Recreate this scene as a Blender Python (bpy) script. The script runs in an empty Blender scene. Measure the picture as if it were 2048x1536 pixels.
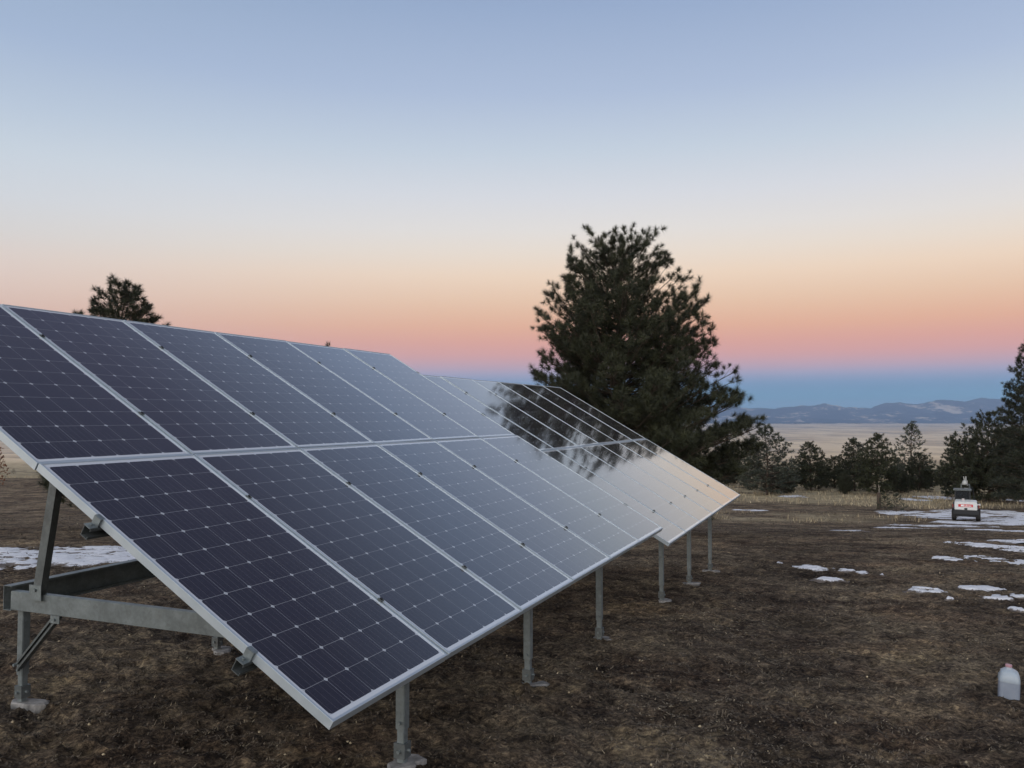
import bpy, bmesh, math, random
import numpy as np
from mathutils import Matrix, Vector
R_ = math.radians
sc = bpy.context.scene
COL = sc.collection
CAMZ = 1.6
FPX = 1650.0
PITCH = R_(2.132)

# ------------------------------------------------------------------ helpers
def mesh(name, verts, faces, mat=None, smooth=False):
    me = bpy.data.meshes.new(name)
    verts = np.asarray(verts, dtype=np.float32)
    if isinstance(faces, np.ndarray):
        n, k = faces.shape
        me.vertices.add(len(verts)); me.vertices.foreach_set('co', verts.ravel())
        me.loops.add(n*k); me.loops.foreach_set('vertex_index', faces.astype(np.int32).ravel())
        me.polygons.add(n)
        me.polygons.foreach_set('loop_start', np.arange(0, n*k, k, dtype=np.int32))
        me.polygons.foreach_set('loop_total', np.full(n, k, dtype=np.int32))
        me.update(calc_edges=True)
    else:
        me.from_pydata([tuple(map(float, v)) for v in verts], [], faces)
    if mat: me.materials.append(mat)
    if smooth: me.polygons.foreach_set('use_smooth', np.ones(len(me.polygons), dtype=bool))
    me.update()
    return me

def link(name, me, parent=None):
    o = bpy.data.objects.new(name, me); COL.objects.link(o)
    if parent: o.parent = parent
    return o

def tag(o, label=None, cat=None, group=None, kind=None):
    if label: o['label'] = label
    if cat: o['category'] = cat
    if group: o['group'] = group
    if kind: o['kind'] = kind
    return o

def thing(name, label, cat, loc=(0, 0, 0), rot=(0, 0, 0), group=None):
    o = bpy.data.objects.new(name, None); COL.objects.link(o)
    o.location = loc; o.rotation_euler = rot; o.empty_display_size = .2
    return tag(o, label, cat, group)

class MB:
    """collects shapes into one mesh"""
    def __init__(s): s.v = []; s.f = []
    def add(s, vs, fs):
        b = len(s.v); s.v += [tuple(v) for v in vs]; s.f += [tuple(b+i for i in f) for f in fs]; return s
    def box(s, x0, x1, y0, y1, z0, z1):
        vs = [(x, y, z) for z in (z0, z1) for y in (y0, y1) for x in (x0, x1)]
        return s.add(vs, [(0,2,3,1),(4,5,7,6),(0,1,5,4),(2,6,7,3),(0,4,6,2),(1,3,7,5)])
    def obox(s, p0, p1, w, h, up=(0, 0, 1), prof=None):
        """bar from p0 to p1, w across, h along up; prof = closed cross-section"""
        p0 = Vector(p0); p1 = Vector(p1); d = (p1-p0).normalized(); up = Vector(up)
        a = d.cross(up).normalized(); b = a.cross(d).normalized()
        pr = prof or [(-w/2,-h/2),(w/2,-h/2),(w/2,h/2),(-w/2,h/2)]
        n = len(pr); vs = [p + a*x + b*y for p in (p0, p1) for x, y in pr]
        fs = [tuple(range(n))[::-1], tuple(range(n, 2*n))]
        fs += [(i, (i+1) % n, n+(i+1) % n, n+i) for i in range(n)]
        return s.add(vs, fs)
    def channel(s, p0, p1, w, h, t=.004, up=(0, 0, 1), flip=1):
        """C-channel: web on one side, two flanges with return lips"""
        w2 = w/2*flip; h2 = h/2; tf = t*flip; l = .014
        pr = [(-w2,-h2),(w2,-h2),(w2,-h2+l),(w2-tf,-h2+l),(w2-tf,-h2+t),(-w2+tf,-h2+t),(-w2+tf,h2-t),(w2-tf,h2-t),(w2-tf,h2-l),(w2,h2-l),(w2,h2),(-w2,h2)]
        if flip < 0: pr = pr[::-1]
        return s.obox(p0, p1, w, h, up, pr)
    def tube(s, pts, rad, n=6, cap=True):
        pts = [Vector(p) for p in pts]; b = len(s.v); m = len(pts)
        if not hasattr(rad, '__len__'): rad = [rad]*m
        for i, p in enumerate(pts):
            d = (pts[min(i+1, m-1)]-pts[max(i-1, 0)]).normalized()
            a = d.cross(Vector((0, 0, 1)) if abs(d.z) < .9 else Vector((1, 0, 0))).normalized(); c = d.cross(a)
            for k in range(n):
                th = 2*math.pi*k/n; s.v.append(tuple(p + (a*math.cos(th)+c*math.sin(th))*rad[i]))
        for i in range(m-1):
            for k in range(n):
                k2 = (k+1) % n; s.f.append((b+i*n+k, b+i*n+k2, b+(i+1)*n+k2, b+(i+1)*n+k))
        if cap:
            s.f.append(tuple(b+k for k in range(n))[::-1]); s.f.append(tuple(b+(m-1)*n+k for k in range(n)))
        return s
    def cyl(s, c, axis, r, h, n=20):
        c = Vector(c); a = Vector(axis).normalized(); return s.tube([c-a*h/2, c+a*h/2], r, n)
    def loft(s, rings, cap=True):
        b = len(s.v); n = len(rings[0])
        for r in rings: s.v += [tuple(p) for p in r]
        for i in range(len(rings)-1):
            for k in range(n):
                k2 = (k+1) % n; s.f.append((b+i*n+k, b+i*n+k2, b+(i+1)*n+k2, b+(i+1)*n+k))
        if cap:
            s.f.append(tuple(b+k for k in range(n))[::-1]); s.f.append(tuple(b+(len(rings)-1)*n+k for k in range(n)))
        return s
    def build(s, name, mat, parent=None, smooth=False, bevel=0):
        me = mesh(name, s.v, s.f, mat, smooth)
        if bevel:
            bm = bmesh.new(); bm.from_mesh(me)
            es = [e for e in bm.edges if e.is_manifold and e.calc_face_angle(0) > .5]
            bmesh.ops.bevel(bm, geom=es, offset=bevel, segments=2, affect='EDGES', clamp_overlap=True)
            bm.to_mesh(me); bm.free()
        return link(name, me, parent)

# ---- numpy value noise
def _h(ix, iy, seed):
    n = (ix.astype(np.int64)*374761393 + iy.astype(np.int64)*668265263 + seed*974634777) & 0xffffffff
    n = ((n ^ (n >> 13))*1274126177) & 0xffffffff
    return ((n ^ (n >> 16)) & 0xffffff)/float(0xffffff)
def vnoise(x, y, seed=0):
    x = np.asarray(x, float); y = np.asarray(y, float)
    ix = np.floor(x); iy = np.floor(y); fx = x-ix; fy = y-iy
    fx = fx*fx*fx*(fx*(fx*6-15)+10); fy = fy*fy*fy*(fy*(fy*6-15)+10)
    a = _h(ix, iy, seed); b = _h(ix+1, iy, seed); c = _h(ix, iy+1, seed); d = _h(ix+1, iy+1, seed)
    return (a+(b-a)*fx)*(1-fy) + (c+(d-c)*fx)*fy
def fbm(x, y, seed=0, oct=4, lac=2.03, gain=.5):
    s = 0; a = 1; t = 0
    for i in range(oct):
        s = s + a*vnoise(x, y, seed+i*17); t += a; a *= gain; x = x*lac+3.1; y = y*lac+7.7
    return s/t*2-1
def sstep(a, b, x):
    t = np.clip((x-a)/(b-a), 0, 1); return t*t*(3-2*t)

# ---- terrain
PY = np.array([-400, -100, -30, 0, 8, 15, 25, 38, 50, 64, 80, 100, 140, 300, 800, 2500, 5000, 12000, 30000, 60000], float)
PZ = np.array([24, 5.7, .6, -1.571, -2.153, -2.68, -3.62, -5.05, -6.24, -7.08, -7.87, -8.60, -11, -22, -45, -128, -205, -268, -292, -300], float)
def _pchip(xs, ys):
    h = np.diff(xs); d = np.diff(ys)/h; m = np.zeros(len(xs)); m[0] = d[0]; m[-1] = d[-1]
    for i in range(1, len(xs)-1):
        if d[i-1]*d[i] > 0:
            w1 = 2*h[i]+h[i-1]; w2 = h[i]+2*h[i-1]; m[i] = (w1+w2)/(w1/d[i-1]+w2/d[i])
    def f(x):
        x = np.asarray(x, float); i = np.clip(np.searchsorted(xs, x)-1, 0, len(xs)-2); t = np.clip((x-xs[i])/h[i], 0, 1)
        return (2*t**3-3*t**2+1)*ys[i] + (t**3-2*t**2+t)*h[i]*m[i] + (-2*t**3+3*t**2)*ys[i+1] + (t**3-t**2)*h[i]*m[i+1]
    return f
_prof = _pchip(PY, PZ)
def base_h(x, y):
    x = np.asarray(x, float); y = np.asarray(y, float); r = np.hypot(x, y)
    z = CAMZ + _prof(y) - .0069*np.clip(x, -25, 25)
    z = z + fbm(x/55, y/55, 5, 3)*.9*sstep(45, 160, r) + fbm(x/400, y/400, 9, 3)*7*sstep(250, 1500, r)
    z = z + fbm(x/2600, y/2600, 11, 3)*14*sstep(2500, 9000, r)
    return z
def ground_h(x, y):
    x = np.asarray(x, float); y = np.asarray(y, float); r = np.hypot(x, y)
    z = base_h(x, y)
    near = 1-sstep(90, 200, r)
    z = z + fbm(x/1.6, y/1.6, 21, 3)*.035*near*(1-.6*sstep(18, 50, r))
    b = fbm(x*4.5, y*4.5, 31, 3, gain=.6); z = z + (np.abs(b)*-.085+.02)*near*(1-.5*sstep(18, 50, r))
    z = z + fbm(x*14, y*14, 41, 2)*.012*(1-sstep(12, 30, r))
    return z
def at(px, py, Y=None):
    """world point: the ground seen at photo pixel (px,py), or the point at depth Y on that ray"""
    a = (px-1024)/FPX; b = -(py-768)/FPX
    dy = math.cos(PITCH) - b*math.sin(PITCH); dz = math.sin(PITCH) + b*math.cos(PITCH)
    a /= dy; dz /= dy
    if Y is not None: return (a*Y, Y, CAMZ+dz*Y)
    t = 1.5
    while t < 60000:
        if CAMZ+dz*t < float(base_h(a*t, t)): break
        t *= 1.01
    lo, hi = t/1.01, t
    for _ in range(20):
        m = (lo+hi)/2
        if CAMZ+dz*m < float(base_h(a*m, m)): hi = m
        else: lo = m
    return (a*lo, lo, CAMZ+dz*lo)

# ------------------------------------------------------------------ materials
def nmat(name):
    m = bpy.data.materials.new(name); m.use_nodes = True; nt = m.node_tree
    return m, nt, nt.nodes['Principled BSDF']
def N(nt, t, **kw):
    n = nt.nodes.new(t)
    for k, v in kw.items():
        if k in n.inputs: n.inputs[k].default_value = v
        else: setattr(n, k, v)
    return n
def L(nt, a, b): nt.links.new(a, b)
def math_(nt, op, a, b=None, c=None):
    n = nt.nodes.new('ShaderNodeMath'); n.operation = op
    for i, x in enumerate((a, b, c)):
        if x is None: continue
        if isinstance(x, (int, float)): n.inputs[i].default_value = x
        else: L(nt, x, n.inputs[i])
    return n.outputs[0]
def noise(nt, scale, detail=4, rough=.55, coord=None, dist=0):
    n = N(nt, 'ShaderNodeTexNoise', Scale=scale, Detail=detail, Roughness=rough, Distortion=dist)
    if coord is not None: L(nt, coord, n.inputs['Vector'])
    return n.outputs['Fac']
def ramp(nt, fac, stops, interp='LINEAR'):
    n = nt.nodes.new('ShaderNodeValToRGB'); cr = n.color_ramp; cr.interpolation = interp
    while len(cr.elements) < len(stops): cr.elements.new(.5)
    for e, (p, c) in zip(cr.elements, stops):
        e.position = p; e.color = (*c, 1) if len(c) == 3 else c
    L(nt, fac, n.inputs[0]); return n.outputs[0]
def mix(nt, fac, a, b, mode='MIX'):
    n = nt.nodes.new('ShaderNodeMix'); n.data_type = 'RGBA'; n.blend_type = mode
    for idx, x in ((0, fac), (6, a), (7, b)):
        if isinstance(x, (int, float)): n.inputs[idx].default_value = x
        elif isinstance(x, tuple): n.inputs[idx].default_value = (*x, 1)
        else: L(nt, x, n.inputs[idx])
    return n.outputs[2]
def bump(nt, bsdf, h, strength, dist):
    b = N(nt, 'ShaderNodeBump', Strength=strength, Distance=dist); L(nt, h, b.inputs['Height']); L(nt, b.outputs[0], bsdf.inputs['Normal'])
def simple(name, col, rough=.6, metal=0, var=.15, scale=8, bmp=0):
    m, nt, p = nmat(name); tc = N(nt, 'ShaderNodeTexCoord').outputs['Object']
    f = noise(nt, scale, 5, .6, tc)
    lo = tuple(c*(1-var) for c in col); hi = tuple(min(1, c*(1+var)) for c in col)
    L(nt, ramp(nt, f, [(.3, lo), (.7, hi)]), p.inputs['Base Color'])
    p.inputs['Roughness'].default_value = rough; p.inputs['Metallic'].default_value = metal
    if bmp: bump(nt, p, noise(nt, scale*3, 3, .6, tc), .4, bmp)
    return m

def mat_galv(name='galvanised_steel', col=(.21, .245, .255)):
    m, nt, p = nmat(name); tc = N(nt, 'ShaderNodeTexCoord').outputs['Object']
    v = N(nt, 'ShaderNodeTexVoronoi', Scale=55.0); L(nt, tc, v.inputs['Vector'])
    sp = noise(nt, 7, 6, .65, tc); sp2 = noise(nt, 60, 3, .6, tc)
    c = ramp(nt, sp, [(.3, tuple(x*.72 for x in col)), (.72, tuple(x*1.18 for x in col))])
    g = ramp(nt, v.outputs['Color'], [(0, (.86, .86, .86)), (1, (1.1, 1.1, 1.1))])
    c = mix(nt, 1.0, c, g, 'MULTIPLY')
    dirt = ramp(nt, noise(nt, 3, 6, .7, tc), [(.58, (0, 0, 0)), (.75, (1, 1, 1))])
    c = mix(nt, math_(nt, 'MULTIPLY', dirt, .45), c, (.12, .10, .08))
    L(nt, c, p.inputs['Base Color']); p.inputs['Metallic'].default_value = .55
    L(nt, math_(nt, 'MULTIPLY_ADD', sp2, .3, .35), p.inputs['Roughness'])
    bump(nt, p, sp2, .15, .002); return m

def mat_alu():
    m, nt, p = nmat('anodised_aluminium'); tc = N(nt, 'ShaderNodeTexCoord').outputs['Object']
    f = noise(nt, 5, 5, .7, tc)
    L(nt, ramp(nt, f, [(.3, (.42, .49, .54)), (.7, (.50, .57, .62))]), p.inputs['Base Color'])
    p.inputs['Metallic'].default_value = .5
    L(nt, math_(nt, 'MULTIPLY_ADD', noise(nt, 18, 4, .7, tc), .2, .34), p.inputs['Roughness']); return m

def mat_cells(name='solar_cells_under_dusty_glass', sheen=.06, rough=.085):
    """mono cells behind glass: 6 x 12 pseudo-square cells, white backsheet showing in the gaps, busbars up the slope"""
    m, nt, p = nmat(name); co = N(nt, 'ShaderNodeTexCoord').outputs['Object']
    sx = N(nt, 'ShaderNodeSeparateXYZ'); L(nt, co, sx.inputs[0]); X, Y = sx.outputs[0], sx.outputs[1]
    pit = .158; mx = (1.001-6*pit)/2; my = (1.965-12*pit)/2
    fx = math_(nt, 'DIVIDE', math_(nt, 'SUBTRACT', X, mx), pit); fy = math_(nt, 'DIVIDE', math_(nt, 'SUBTRACT', Y, my), pit)
    def edge(f):  # metres to nearest cell border
        fr = math_(nt, 'FRACT', f); return math_(nt, 'MULTIPLY', math_(nt, 'MINIMUM', fr, math_(nt, 'SUBTRACT', 1, fr)), pit)
    ex, ey = edge(fx), edge(fy)
    gx = math_(nt, 'LESS_THAN', ex, .00125); gy = math_(nt, 'LESS_THAN', ey, .00145)
    dia = math_(nt, 'LESS_THAN', math_(nt, 'ADD', ex, ey), .0125)
    def outside(f, n): return math_(nt, 'MAXIMUM', math_(nt, 'LESS_THAN', f, 0), math_(nt, 'GREATER_THAN', f, n))
    out = math_(nt, 'MAXIMUM', outside(fx, 6), outside(fy, 12))
    gap = math_(nt, 'MAXIMUM', math_(nt, 'MAXIMUM', gx, gy), math_(nt, 'MAXIMUM', dia, out))
    # busbars: 4 per cell, along the slope
    bb = math_(nt, 'ABSOLUTE', math_(nt, 'SUBTRACT', math_(nt, 'FRACT', math_(nt, 'MULTIPLY', fx, 4)), .5))
    bus = math_(nt, 'LESS_THAN', bb, .022)
    fin = math_(nt, 'LESS_THAN', math_(nt, 'ABSOLUTE', math_(nt, 'SUBTRACT', math_(nt, 'FRACT', math_(nt, 'MULTIPLY', fx, 12)), .5)), .08)
    # colour of each cell
    cell = N(nt, 'ShaderNodeCombineXYZ'); L(nt, math_(nt, 'FLOOR', fx), cell.inputs[0]); L(nt, math_(nt, 'FLOOR', fy), cell.inputs[1])
    oi = N(nt, 'ShaderNodeObjectInfo'); L(nt, math_(nt, 'MULTIPLY', oi.outputs['Random'], 91), cell.inputs[2])
    wn = N(nt, 'ShaderNodeTexWhiteNoise'); wn.noise_dimensions = '3D'; L(nt, cell.outputs[0], wn.inputs['Vector'])
    cc = mix(nt, wn.outputs['Value'], (.0040, .0040, .0100), (.0065, .0060, .0140))
    grain = noise(nt, 420, 2, .7, co)
    cc = mix(nt, 1.0, cc, ramp(nt, grain, [(.3, (.55, .55, .55)), (.7, (1.5, 1.5, 1.45))]), 'MULTIPLY')
    cc = mix(nt, math_(nt, 'MULTIPLY', fin, .30), cc, (.035, .032, .042))
    cc = mix(nt, math_(nt, 'MULTIPLY', bus, .8), cc, (.10, .095, .105))
    c = mix(nt, gap, cc, (.20, .21, .225)); c = mix(nt, dia, c, (.42, .45, .48)); c = mix(nt, out, c, (.60, .64, .68))
    dust = ramp(nt, noise(nt, 2.2, 6, .7, co), [(.4, (0, 0, 0)), (.8, (1, 1, 1))])
    c = mix(nt, math_(nt, 'MULTIPLY', dust, .035), c, (.30, .27, .24))
    L(nt, c, p.inputs['Base Color']); p.inputs['IOR'].default_value = 1.32; p.inputs['Coat Weight'].default_value = 1.0; p.inputs['Coat IOR'].default_value = 1.5; p.inputs['Coat Roughness'].default_value = rough*.6
    L(nt, math_(nt, 'MULTIPLY_ADD', dust, .05, rough), p.inputs['Roughness'])
    p.inputs['Sheen Weight'].default_value = sheen; p.inputs['Sheen Roughness'].default_value = .38; p.inputs['Sheen Tint'].default_value = (1, .9, .9, 1); p.inputs['Specular Tint'].default_value = (1, .90, .84, 1)
    return m

def mat_bark():
    m, nt, p = nmat('pine_bark'); tc = N(nt, 'ShaderNodeTexCoord').outputs['Object']
    L(nt, ramp(nt, noise(nt, 6, 6, .7, tc), [(.3, (.035, .026, .02)), (.7, (.10, .075, .055))]), p.inputs['Base Color'])
    p.inputs['Roughness'].default_value = .95; bump(nt, p, noise(nt, 25, 4, .7, tc), .7, .02); return m
def mat_needles(name, a, b):
    m, nt, p = nmat(name)
    at_ = N(nt, 'ShaderNodeAttribute', attribute_name='tint'); oi = N(nt, 'ShaderNodeObjectInfo')
    c = mix(nt, at_.outputs['Fac'], a, b)
    g = ramp(nt, oi.outputs['Random'], [(0, (.8, .82, .85)), (1, (1.18, 1.15, 1.05))])
    L(nt, mix(nt, 1.0, c, g, 'MULTIPLY'), p.inputs['Base Color']); p.inputs['Roughness'].default_value = .6
    return m
def mat_blades():
    m, nt, p = nmat('dead_grass'); at_ = N(nt, 'ShaderNodeAttribute', attribute_name='tint')
    L(nt, ramp(nt, at_.outputs['Fac'], [(0, (.028, .019, .013)), (.45, (.088, .069, .049)), (.75, (.19, .155, .105)), (1, (.55, .46, .30))]), p.inputs['Base Color'])
    p.inputs['Roughness'].default_value = .85; return m

def mat_ground():
    m, nt, p = nmat('ground_soil_and_dry_grass')
    tc = N(nt, 'ShaderNodeNewGeometry').outputs['Position']
    ag = N(nt, 'ShaderNodeAttribute', attribute_name='zone').outputs['Color']
    sp = N(nt, 'ShaderNodeSeparateColor'); L(nt, ag, sp.inputs[0]); gold, far, soil = sp.outputs
    n1 = noise(nt, .35, 6, .62, tc); n2 = noise(nt, 2.6, 7, .68, tc); n3 = noise(nt, 28, 6, .72, tc, .4); n4 = noise(nt, 150, 4, .75, tc)
    mixn = math_(nt, 'ADD', math_(nt, 'MULTIPLY', n1, .36), math_(nt, 'ADD', math_(nt, 'MULTIPLY', n2, .34), math_(nt, 'ADD', math_(nt, 'MULTIPLY', n3, .20), math_(nt, 'MULTIPLY', n4, .10))))
    c = ramp(nt, mixn, [(.39, (.016, .011, .009)), (.45, (.056, .041, .030)), (.50, (.115, .089, .065)), (.55, (.19, .152, .108)), (.62, (.31, .255, .18))])
    n5 = noise(nt, 8, 4, .65, tc)
    st_ = math_(nt, 'ADD', math_(nt, 'MULTIPLY', noise(nt, 1.1, 5, .7, tc), .6), math_(nt, 'MULTIPLY', noise(nt, 9, 4, .7, tc), .4))
    c = mix(nt, math_(nt, 'MULTIPLY', ramp(nt, st_, [(.52, (0, 0, 0)), (.62, (1, 1, 1))]), .6), c, (.25, .20, .13))
    dk = noise(nt, .55, 5, .7, tc)
    c = mix(nt, 1.0, c, ramp(nt, dk, [(.36, (.42, .40, .38)), (.50, (1, 1, 1)), (.64, (1.25, 1.22, 1.15))]), 'MULTIPLY')
    c = mix(nt, 1.0, c, ramp(nt, n3, [(.36, (.45, .45, .45)), (.5, (1, 1, 1)), (.64, (1.9, 1.85, 1.7))]), 'MULTIPLY')
    c = mix(nt, 1.0, c, ramp(nt, n5, [(.36, (.6, .6, .6)), (.5, (1.05, 1.05, 1.05)), (.64, (1.6, 1.6, 1.55))]), 'MULTIPLY')
    red = ramp(nt, noise(nt, .8, 4, .6, tc), [(.45, (0, 0, 0)), (.68, (1, 1, 1))])
    c = mix(nt, math_(nt, 'MULTIPLY', red, .22), c, mix(nt, 1.0, c, (1.25, .82, .68), 'MULTIPLY'))
    # golden dry grass further off
    gn = math_(nt, 'ADD', math_(nt, 'MULTIPLY', noise(nt, .5, 6, .7, tc), .5), math_(nt, 'MULTIPLY', noise(nt, 6, 5, .7, tc), .5))
    cg = ramp(nt, gn, [(.36, (.16, .13, .08)), (.5, (.36, .30, .19)), (.64, (.52, .45, .30))])
    c = mix(nt, gold, c, cg)
    # far valley floor
    mp = N(nt, 'ShaderNodeMapping'); mp.inputs['Scale'].default_value = (1, .35, 1); L(nt, tc, mp.inputs[0])
    vn = noise(nt, .0016, 7, .62, mp.outputs[0]); vn2 = noise(nt, .02, 6, .6, tc)
    cv = ramp(nt, math_(nt, 'ADD', math_(nt, 'MULTIPLY', vn, .75), math_(nt, 'MULTIPLY', vn2, .25)), [(.36, (.22, .20, .17)), (.45, (.48, .37, .25)), (.54, (.68, .53, .35)), (.64, (.80, .65, .44))])
    c = mix(nt, far, c, cv)
    L(nt, c, p.inputs['Base Color']); p.inputs['Roughness'].default_value = 1.0; p.inputs['Specular IOR Level'].default_value = .15
    fade = math_(nt, 'SUBTRACT', 1, far)
    hh = math_(nt, 'ADD', math_(nt, 'MULTIPLY', n3, .7), math_(nt, 'MULTIPLY', n4, .35))
    bump(nt, p, math_(nt, 'MULTIPLY', hh, fade), 1.0, .07)
    return m

def mat_snow():
    m, nt, p = nmat('old_snow'); tc = N(nt, 'ShaderNodeNewGeometry').outputs['Position']
    f = noise(nt, 3, 6, .7, tc); g = noise(nt, 30, 5, .75, tc)
    c = ramp(nt, math_(nt, 'ADD', math_(nt, 'MULTIPLY', f, .5), math_(nt, 'MULTIPLY', g, .5)), [(.30, (.30, .27, .24)), (.42, (.62, .64, .68)), (.6, (.80, .82, .86))])
    dp = N(nt, 'ShaderNodeAttribute', attribute_name='depth').outputs['Fac']
    e = ramp(nt, math_(nt, 'ADD', math_(nt, 'MULTIPLY', dp, 1.6), math_(nt, 'MULTIPLY', math_(nt, 'SUBTRACT', noise(nt, 14, 5, .8, tc), .5), 1.6)), [(.0, (0, 0, 0)), (.30, (1, 1, 1))])
    c = mix(nt, e, (.14, .115, .095), c)
    L(nt, c, p.inputs['Base Color']); p.inputs['Roughness'].default_value = .75
    bump(nt, p, g, .5, .03); return m
def mat_hills():
    m, nt, p = nmat('far_hills'); tc = N(nt, 'ShaderNodeNewGeometry').outputs['Position']
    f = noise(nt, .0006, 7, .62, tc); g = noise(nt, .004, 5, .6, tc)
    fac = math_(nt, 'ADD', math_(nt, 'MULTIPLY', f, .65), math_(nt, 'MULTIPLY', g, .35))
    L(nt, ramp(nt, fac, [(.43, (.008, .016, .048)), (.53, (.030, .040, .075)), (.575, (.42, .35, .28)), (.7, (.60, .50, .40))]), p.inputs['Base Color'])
    p.inputs['Roughness'].default_value = 1; p.inputs['Specular IOR Level'].default_value = 0; return m
def mat_concrete():
    return simple('concrete', (.22, .215, .21), .9, 0, .5, 16, .01)

M_GALV = mat_galv(); M_GALV_D = mat_galv('weathered_steel', (.14, .16, .165)); M_ALU = mat_alu(); M_CELL = mat_cells(); M_CELL_CLEAN = mat_cells('solar_cells_under_clean_glass', .02, .07)
M_BARK = mat_bark(); M_NEED = mat_needles('pine_needles', (.014, .019, .010), (.056, .063, .031))
M_NEED_G = mat_needles('grey_pine_needles', (.034, .043, .031), (.095, .106, .074))
M_NEED_R = mat_needles('dead_pine_needles', (.12, .045, .02), (.25, .10, .04))
M_BLADE = mat_blades(); M_GROUND = mat_ground(); M_SNOW = mat_snow(); M_HILL = mat_hills(); M_CONC = mat_concrete()
M_DARK = simple('dark_steel_bolt', (.03, .03, .035), .5, .6)
M_BACK = simple('white_backsheet', (.6, .62, .64), .6)
M_JBOX = simple('black_plastic', (.02, .02, .022), .5)

# ------------------------------------------------------------------ ground
def build_ground():
    fine = np.radians(np.arange(-42, 42.01, .25)); coarse = np.radians(np.arange(45, 316, 3.0))
    ang = np.concatenate([fine, coarse])                       # measured from +Y towards +X
    r = [.05, .4, .8]
    while r[-1] < 48000: r.append(r[-1]*(1.0125 if r[-1] > 1.6 else 1.1))
    r = np.array(r); na, nr = len(ang), len(r)
    RR, AA = np.meshgrid(r, ang, indexing='ij')
    off = np.abs((AA+np.pi) % (2*np.pi)-np.pi); k = 1-.98*sstep(R_(44), R_(62), off)   # the land behind the camera ends 3 km off
    RE = np.where(RR > 2500, 2500+(RR-2500)*k, RR)
    X = RE*np.sin(AA); Y = RE*np.cos(AA); Z = ground_h(X, Y)
    v = np.stack([X, Y, Z], -1).reshape(-1, 3)
    i, j = np.meshgrid(np.arange(nr-1), np.arange(na), indexing='ij'); j2 = (j+1) % na
    f = np.stack([i*na+j, i*na+j2, (i+1)*na+j2, (i+1)*na+j], -1).reshape(-1, 4)
    f = f[:, ::-1]
    me = mesh('ground', v, f, M_GROUND, True)
    # zones: golden grass / far valley / soil
    x, y = v[:, 0], v[:, 1]
    rr = np.hypot(x, y); wob = fbm(x/9, y/9, 77, 3)*9
    e = np.where(x > 5, 60, 110) + (sstep(-40, 5, x)*0) + wob
    gold = sstep(0, 10, y-(112-(41*sstep(0, 14, x))-9*sstep(20, 34, x)+wob*.35))*sstep(.05, .5, fbm(x/5, y/5, 78, 3)+.55)
    tongue = np.exp(-((x-17)/9)**2-((y-54)/6)**2)*np.clip(.45+1.3*fbm(x/4, y/5, 4, 4, gain=.65), 0, 1)*1.2
    gold = np.clip(np.maximum(gold, tongue), 0, 1)
    far = sstep(350, 1200, rr)
    a = me.color_attributes.new('zone', 'FLOAT_COLOR', 'POINT')
    a.data.foreach_set('color', np.stack([gold, far, np.zeros_like(far), np.ones_like(far)], -1).astype(np.float32).ravel())
    return tag(link('ground', me), 'dark bare soil hillside with patchy dead grass falling away to a pale valley', 'ground', kind='structure')
build_ground()

# far hills across the valley
def build_hills():
    px = [900, 1100, 1300, 1400, 1460, 1500, 1540, 1575, 1600, 1650, 1690, 1740, 1772, 1800, 1835, 1870, 1900, 1930, 1962, 2000, 2050, 2150, 2300, 2500]
    py = [824, 822, 818, 814, 812, 819, 817, 813, 811, 809, 816, 817.5, 806, 805.5, 809, 800, 803, 804, 798, 800, 803, 797, 806, 815]
    D = 34000.
    xs = np.linspace(-12000, 32000, 900); ys = np.linspace(26500, 38500, 150)
    X, Y = np.meshgrid(xs, ys, indexing='ij')
    P = 1024 + X/Y*FPX
    ridge = np.interp(P, px, py); top = (829.4-ridge)/FPX*D      # metres above the eye
    bed = -300
    hgt = top-bed
    env = np.exp(-((Y-D)/2600)**2)
    rg = 1-np.abs(fbm(X/2600, Y/2600, 3, 5)); rg2 = fbm(X/900, Y/900, 8, 4)
    jag = (1-2*np.abs(fbm(X/1500, Y/1500, 33, 5, gain=.6)))*105 + fbm(X/420, Y/420, 35, 4)*34
    Z = bed + hgt*env*(.9+.1*rg) + (rg2*28+jag-50)*env
    # lower front spurs
    fr = np.exp(-((Y-29200-900*fbm(X/3000, X*0, 5, 2))/1300)**2)*(90+190*np.clip(fbm(X/2400, Y/5000, 15, 4)+.35, 0, 1))
    fr2 = np.exp(-((Y-31300)/1400)**2)*(150+230*np.clip(fbm(X/3000, Y/5000, 25, 4)+.3, 0, 1))
    Z = np.maximum(Z, bed+np.maximum(fr, fr2)+rg2*18+jag*.8-20) - 25*(1-np.clip(env+fr/200, 0, 1)) + CAMZ
    v = np.stack([X, Y, Z], -1).reshape(-1, 3); n0, n1 = X.shape
    i, j = np.meshgrid(np.arange(n0-1), np.arange(n1-1), indexing='ij')
    f = np.stack([i*n1+j, (i+1)*n1+j, (i+1)*n1+j+1, i*n1+j+1], -1).reshape(-1, 4)
    tag(link('hills', mesh('hills', v, f, M_HILL, True)), 'blue hazy range of hills with pale bare slopes beyond the valley', 'hills', kind='structure')
build_hills()

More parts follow.
